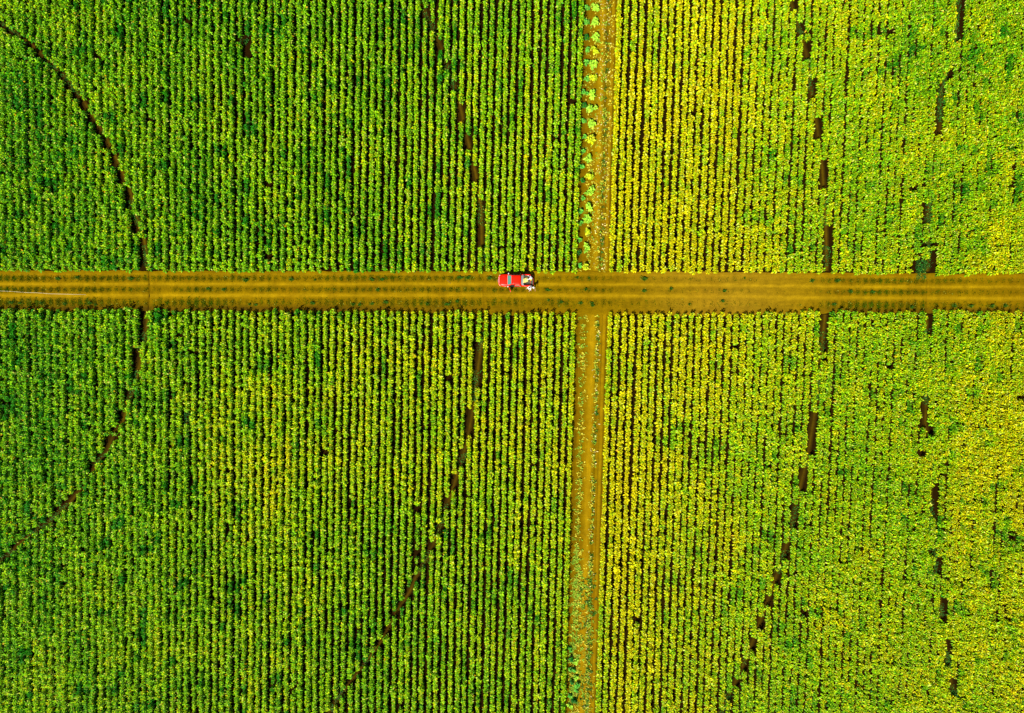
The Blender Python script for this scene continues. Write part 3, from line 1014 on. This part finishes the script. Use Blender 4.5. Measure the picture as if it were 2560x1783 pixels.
    for s in (-1, 1):
        bm = bmesh.new()
        loft(bm, [[(-2.43 + .0, s * .56, z) for z in (.68, .84)] + [(-2.45, s * .56, .84), (-2.45, s * .56, .68)],
                  [(-2.27, s * .80, .70), (-2.27, s * .80, .86), (-2.33, s * .84, .86), (-2.33, s * .84, .70)]])
        bmesh.ops.recalc_face_normals(bm, faces=bm.faces)
        bm_obj('headlight', bm, M_lamp, t)
        bm = bmesh.new()
        box(bm, 2.362, 2.385, *sorted((s * .76, s * .88)), .70, 1.02)
        bm_obj('tail_light', bm, M_tail, t)
        for x in (-.18, .80):
            if s < 0 and x < 0: continue
            bm = bmesh.new()
            tube(bm, [(x - .08, s * .955, .98), (x + .08, s * .955, .98)], .016, 6)
            bm_obj('door_handle', bm, M_chrome, t)
        bm = bmesh.new()
        box(bm, -1.0, .95, *sorted((s * .93, s * 1.0)), .36, .40)
        bm_obj('side_step', bm, M_black, t)
    bm = bmesh.new()
    box(bm, 2.365, 2.47, -.70, .70, .42, .55)
    bm_obj('rear_bumper', bm, M_chrome, t, bevel=.02)
    # wheels
    for x in (-1.58, 1.62):
        for s in (-1, 1):
            bm = bmesh.new()
            prof = [(.20, -.11), (.34, -.125), (.37, -.10), (.375, 0), (.37, .10), (.34, .125), (.20, .11)]
            rings = []
            for k in range(24):
                a = k * 2 * math.pi / 24
                rings.append([(x + r_ * math.cos(a), s * .82 + y_, .375 + r_ * math.sin(a)) for r_, y_ in prof])
            R_ = [[bm.verts.new(p) for p in rr] for rr in rings]
            for k in range(24):
                a, b = R_[k], R_[(k + 1) % 24]
                for j in range(len(prof)):
                    bm.faces.new((a[j], a[(j + 1) % 7], b[(j + 1) % 7], b[j]))
            bmesh.ops.recalc_face_normals(bm, faces=bm.faces)
            wheel = bm_obj('wheel', bm, M_tyre, t, smooth=True)
            bm = bmesh.new()
            tube(bm, [(x, s * .82 - .09, .375), (x, s * .82 + .09, .375)], .205, 18)
            for k in range(6):
                a = k * math.pi / 3
                tube(bm, [(x, s * .93, .375), (x + .18 * math.cos(a), s * .925, .375 + .18 * math.sin(a))], .02, 5)
            bm_obj('rim', bm, M_chrome, wheel)
            bm = bmesh.new()
            tube(bm, [(x + .44 * math.cos(R(a)), s * .925, .375 + .44 * math.sin(R(a))) for a in range(0, 181, 20)], .03, 6)
            bm_obj('wheel_arch', bm, M_red, t, smooth=True)
    # antenna
    bm = bmesh.new()
    tube(bm, [(-1.1, .72, 1.1), (-1.02, .75, 1.75)], .006, 5)
    bm_obj('antenna', bm, M_black, t)
    t.scale = (.975, .975, .975)
    return t
truck = make_truck()
TC = truck.location

def sack():
    bm = bmesh.new()
    # cushion-like outline, five corners, rounded
    out = [(-.42, .16), (-.1, .33), (.26, .40), (.38, .30), (.40, .0), (.36, -.22), (.05, -.34), (-.30, -.46), (-.42, -.40)]
    n = len(out)
    rings = []
    for f, z in ((.80, 0), (.97, .06), (1.0, .15), (.93, .24), (.70, .30), (.3, .325)):
        rings.append([(x * f, y * f, z + .012 * math.sin(5 * x + 7 * y)) for x, y in out])
    loft(bm, rings)
    bmesh.ops.recalc_face_normals(bm, faces=bm.faces)
    o = bm_obj('sack', bm, M_sack, smooth=True)
    o.location = TC + Vector((1.62, .04, .66))
    tag(o, 'big pale yellow sack lying in the bed of the red pickup', 'sack')
sack()
bm = bmesh.new()
tube(bm, [(0, 0, 0), (0, 0, .02), (0, 0, .25), (0, 0, .26)], [.11, .12, .15, .155], 16)
b_ = bm_obj('bucket', bm, M_yellow, smooth=True)
b_.location = TC + Vector((2.42, .12, .672))
tag(b_, 'small bright yellow bucket standing on the lowered tailgate of the pickup', 'bucket')
bm = bmesh.new()
tube(bm, [(.15 * math.cos(a * .5), 0, .24 + .14 * math.sin(a * .5)) for a in range(0, 7)], .008, 5)
bm_obj('handle', bm, M_black, b_)

# ------------------------------------------------------------------ people
def skin_obj(name, verts, edges, radii, mat, parent, root=0, sub=2):
    me = bpy.data.meshes.new(name)
    me.from_pydata([tuple(v) for v in verts], edges, [])
    o = link(name, me, parent)
    m = o.modifiers.new('skin', 'SKIN')
    m.use_smooth_shade = True
    sv = me.skin_vertices[0].data if me.skin_vertices else None
    if sv is None:
        bm = bmesh.new(); bm.from_mesh(me)
        bm.verts.layers.skin.verify(); bm.to_mesh(me); bm.free()
        sv = me.skin_vertices[0].data
    for i, r in enumerate(radii):
        r = r if isinstance(r, tuple) else (r, r)
        sv[i].radius = r
        sv[i].use_root = (i == root)
    s = o.modifiers.new('sub', 'SUBSURF')
    s.levels = s.render_levels = sub
    me.materials.append(mat)
    return o

def person(loc, facing, lean, label, shirt, trousers, hat, arms, head_turn=0.0, step=.12, shoes=None):
    """facing: angle of the chest direction; lean: forward bend of the torso in degrees; arms: two (shoulder pitch, elbow bend)"""
    root = empty('person', loc)
    root.rotation_euler = (0, 0, facing)       # local +X is forwards
    tag(root, label, 'person')
    L = R(lean)
    pelvis = Vector((-.12 * math.sin(L), 0, .93))
    def torso(h, y=0, f=0):                    # point at height h above pelvis along the bent spine
        return pelvis + Vector((math.sin(L) * h + math.cos(L) * f, y, math.cos(L) * h - math.sin(L) * f))
    V_, E_, R_ = [], [], []
    def add(p, r, parent=None):
        V_.append(Vector(p)); R_.append(r)
        if parent is not None: E_.append((parent, len(V_) - 1))
        return len(V_) - 1
    ip = add(pelvis, (.15, .11))
    iw = add(torso(.16), (.135, .10), ip)
    ic = add(torso(.36), (.165, .115), iw)
    inn = add(torso(.50), (.07, .07), ic)
    ik = add(torso(.57), (.055, .055), inn)
    hd = torso(.66, 0, .02)
    ih = add(torso(.64, 0, .015), (.078, .085), ik)
    ih2 = add(torso(.72, 0, .02), (.08, .095), ih)
    ih3 = add(torso(.80, 0, .015), (.055, .065), ih2)
    add(torso(.67, 0, .115), .018, ih)         # nose
    for s in (-1, 1):
        add(torso(.68, s * .088, 0), .014, ih)  # ears
    legs, armpts = [], []
    for s in (-1, 1):
        hip = add(pelvis + Vector((0, s * .10, -.06)), .088, ip)
        fx = s * step
        knee = add((pelvis.x * .45 + fx * .5 + .04, s * .12, .50), .058, hip)
        ank = add((fx - .02, s * .12, .09), .04, knee)
        toe = add((fx + .14, s * .14, .035), .036, ank)
        legs.append((hip, knee, ank, toe))
    hands = []
    for s, (pitch, bend, out) in zip((-1, 1), arms):
        sh = torso(.45, s * .185)
        ish = add(sh, .056, ic)
        a = R(pitch)
        d = Vector((math.sin(a), s * math.sin(R(out)), -math.cos(a))).normalized()
        el = sh + d * .29
        iel = add(el, .042, ish)
        a2 = R(pitch + bend)
        d2 = Vector((math.sin(a2), s * math.sin(R(out)) * .4, -math.cos(a2))).normalized()
        wr = el + d2 * .25
        iwr = add(wr, .027, iel)
        # palm and five fingers
        side = d2.cross(Vector((0, s, 0))).normalized()
        lat = Vector((0, 1, 0)) - d2 * d2.y; lat.normalize()
        nrm = d2.cross(lat).normalized()
        palm = add(wr + d2 * .05, (.036, .016), iwr)
        for k, ln in enumerate((.060, .072, .078, .070)):
            offv = lat * ((k - 1.5) * .021 * -s)
            kn = wr + d2 * .092 + offv
            f0 = add(kn, .0095, palm)
            f1 = add(kn + d2 * ln * .55 + nrm * .008, .0088, f0)
            add(kn + d2 * ln * .9 + nrm * .026, .008, f1)
        th = add(wr + d2 * .045 + lat * (.036 * s), .011, palm)
        add(wr + d2 * .085 + lat * (.058 * s) + nrm * .01, .009, th)
        armpts.append((sh, el, wr))
    body = skin_obj('body', V_, E_, R_, M_skin, root, root=0, sub=1)
    # shirt
    sv, se, sr = [torso(-.02), torso(.16), torso(.36), torso(.47)], [(0, 1), (1, 2), (2, 3)], [(.185, .14), (.17, .13), (.20, .145), (.10, .09)]
    for sh, el, wr in armpts:
        k = len(sv)
        sv += [sh, el, el + (wr - el) * .7]; se += [(2, k), (k, k + 1), (k + 1, k + 2)]; sr += [.078, .062, .05]
    skin_obj('shirt', sv, se, sr, shirt, root)
    # trousers
    tv, te, tr_ = [pelvis + Vector((0, 0, .03)), pelvis + Vector((0, 0, -.05))], [(0, 1)], [(.17, .13), (.17, .13)]
    for hip, knee, ank, toe in legs:
        k = len(tv)
        tv += [V_[hip], V_[knee], V_[ank] + Vector((0, 0, .02))]; te += [(1, k), (k, k + 1), (k + 1, k + 2)]; tr_ += [.105, .078, .062]
    skin_obj('trousers', tv, te, tr_, trousers, root)
    for hip, knee, ank, toe in legs:
        skin_obj('shoe', [V_[ank] + Vector((-.05, 0, -.04)), V_[ank] + Vector((.04, 0, -.045)), V_[toe] + Vector((.03, 0, 0))], [(0, 1), (1, 2)],
                 [.045, .048, .035], shoes or M_black, root)
    # eyes
    for s in (-1, 1):
        bm = bmesh.new()
        bmesh.ops.create_uvsphere(bm, u_segments=8, v_segments=6, radius=.012, matrix=Matrix.Translation(torso(.70, s * .033, .105)))
        bm_obj('eye', bm, M_white, root, smooth=True)
    # hair cap and hat
    up_ = (torso(1) - torso(0)).normalized()
    q = up_.to_track_quat('Z', 'Y').to_matrix().to_4x4()
    bm = bmesh.new()
    mt = Matrix.Translation(torso(.745, 0, -.005)) @ q @ Matrix.Diagonal((1, .92, .85, 1))
    bmesh.ops.create_uvsphere(bm, u_segments=14, v_segments=8, radius=.112, matrix=mt)
    bm_obj('hair', bm, M_hair, root, smooth=True)
    if hat:
        bm = bmesh.new()
        prof = [(.150, .0), (.155, .008), (.118, .022), (.112, .085), (.09, .118), (.03, .128)]
        rings = []
        for r_, z_ in prof:
            rings.append([(r_ * math.cos(a * math.pi / 12), r_ * math.sin(a * math.pi / 12), z_) for a in range(24)])
        loft(bm, rings)
        bmesh.ops.transform(bm, matrix=Matrix.Translation(torso(.775, 0, 0)) @ q, verts=bm.verts)
        bmesh.ops.recalc_face_normals(bm, faces=bm.faces)
        bm_obj('hat', bm, hat, root, smooth=True)
    return root

def P0(px, py, z=0.0):
    w_ = V(px, py, z); w_.z = .035
    return w_
# bending over the tailgate at the far corner
person(P0(1328.6, 696.2, .5), R(168), 48, 'person in dark trousers bending over the far corner of the pickup tailgate',
       M_shirtw, M_trous, None, [(60, 20, 12), (55, 25, 18)])
# bending down beside the near corner, back to the truck
person(P0(1327.2, 716.5, .6), R(-132), 46, 'person in a white shirt and hat bending down beside the near corner of the pickup',
       M_shirtw, M_trousg, M_straw, [(62, 22, 10), (48, 30, 16)])
# standing behind it with a white hat
person(P0(1333.3, 719.0, .4), R(-95), 6, 'person in an olive shirt and white hat standing behind the near corner of the pickup',
       M_shirto, M_shirto, M_straw, [(38, 50, 14), (34, 60, 16)], shoes=M_shoe)

# ------------------------------------------------------------------ small things on the road
bm = bmesh.new()
pts = []
for px, py in ((-20, 726.5), (0, 727.5), (30, 729), (62, 731), (90, 732.5), (125, 734), (170, 736), (215, 737)):
    w_ = V(px, py, .06); pts.append((w_.x, w_.y + .04 * math.sin(px * .09), .065))
tube(bm, pts, .018, 6)
tag(bm_obj('hose', bm, M_hose, smooth=True), 'thin pale hose across the lower wheel track at the left end of the road', 'hose')
bm = bmesh.new()
a_ = V(1117, 700, .05); b2 = V(1127, 709, .05)
mid = (a_ + b2) / 2 + Vector((.03, .02, .02))
tube(bm, [a_ + Vector((0, 0, .02)), mid, b2 + Vector((0, 0, .02))], [.03, .028, .015], 6)
tag(bm_obj('stick', bm, M_wood), 'dark dry stick lying on the dirt road a little ahead of the red pickup', 'stick')
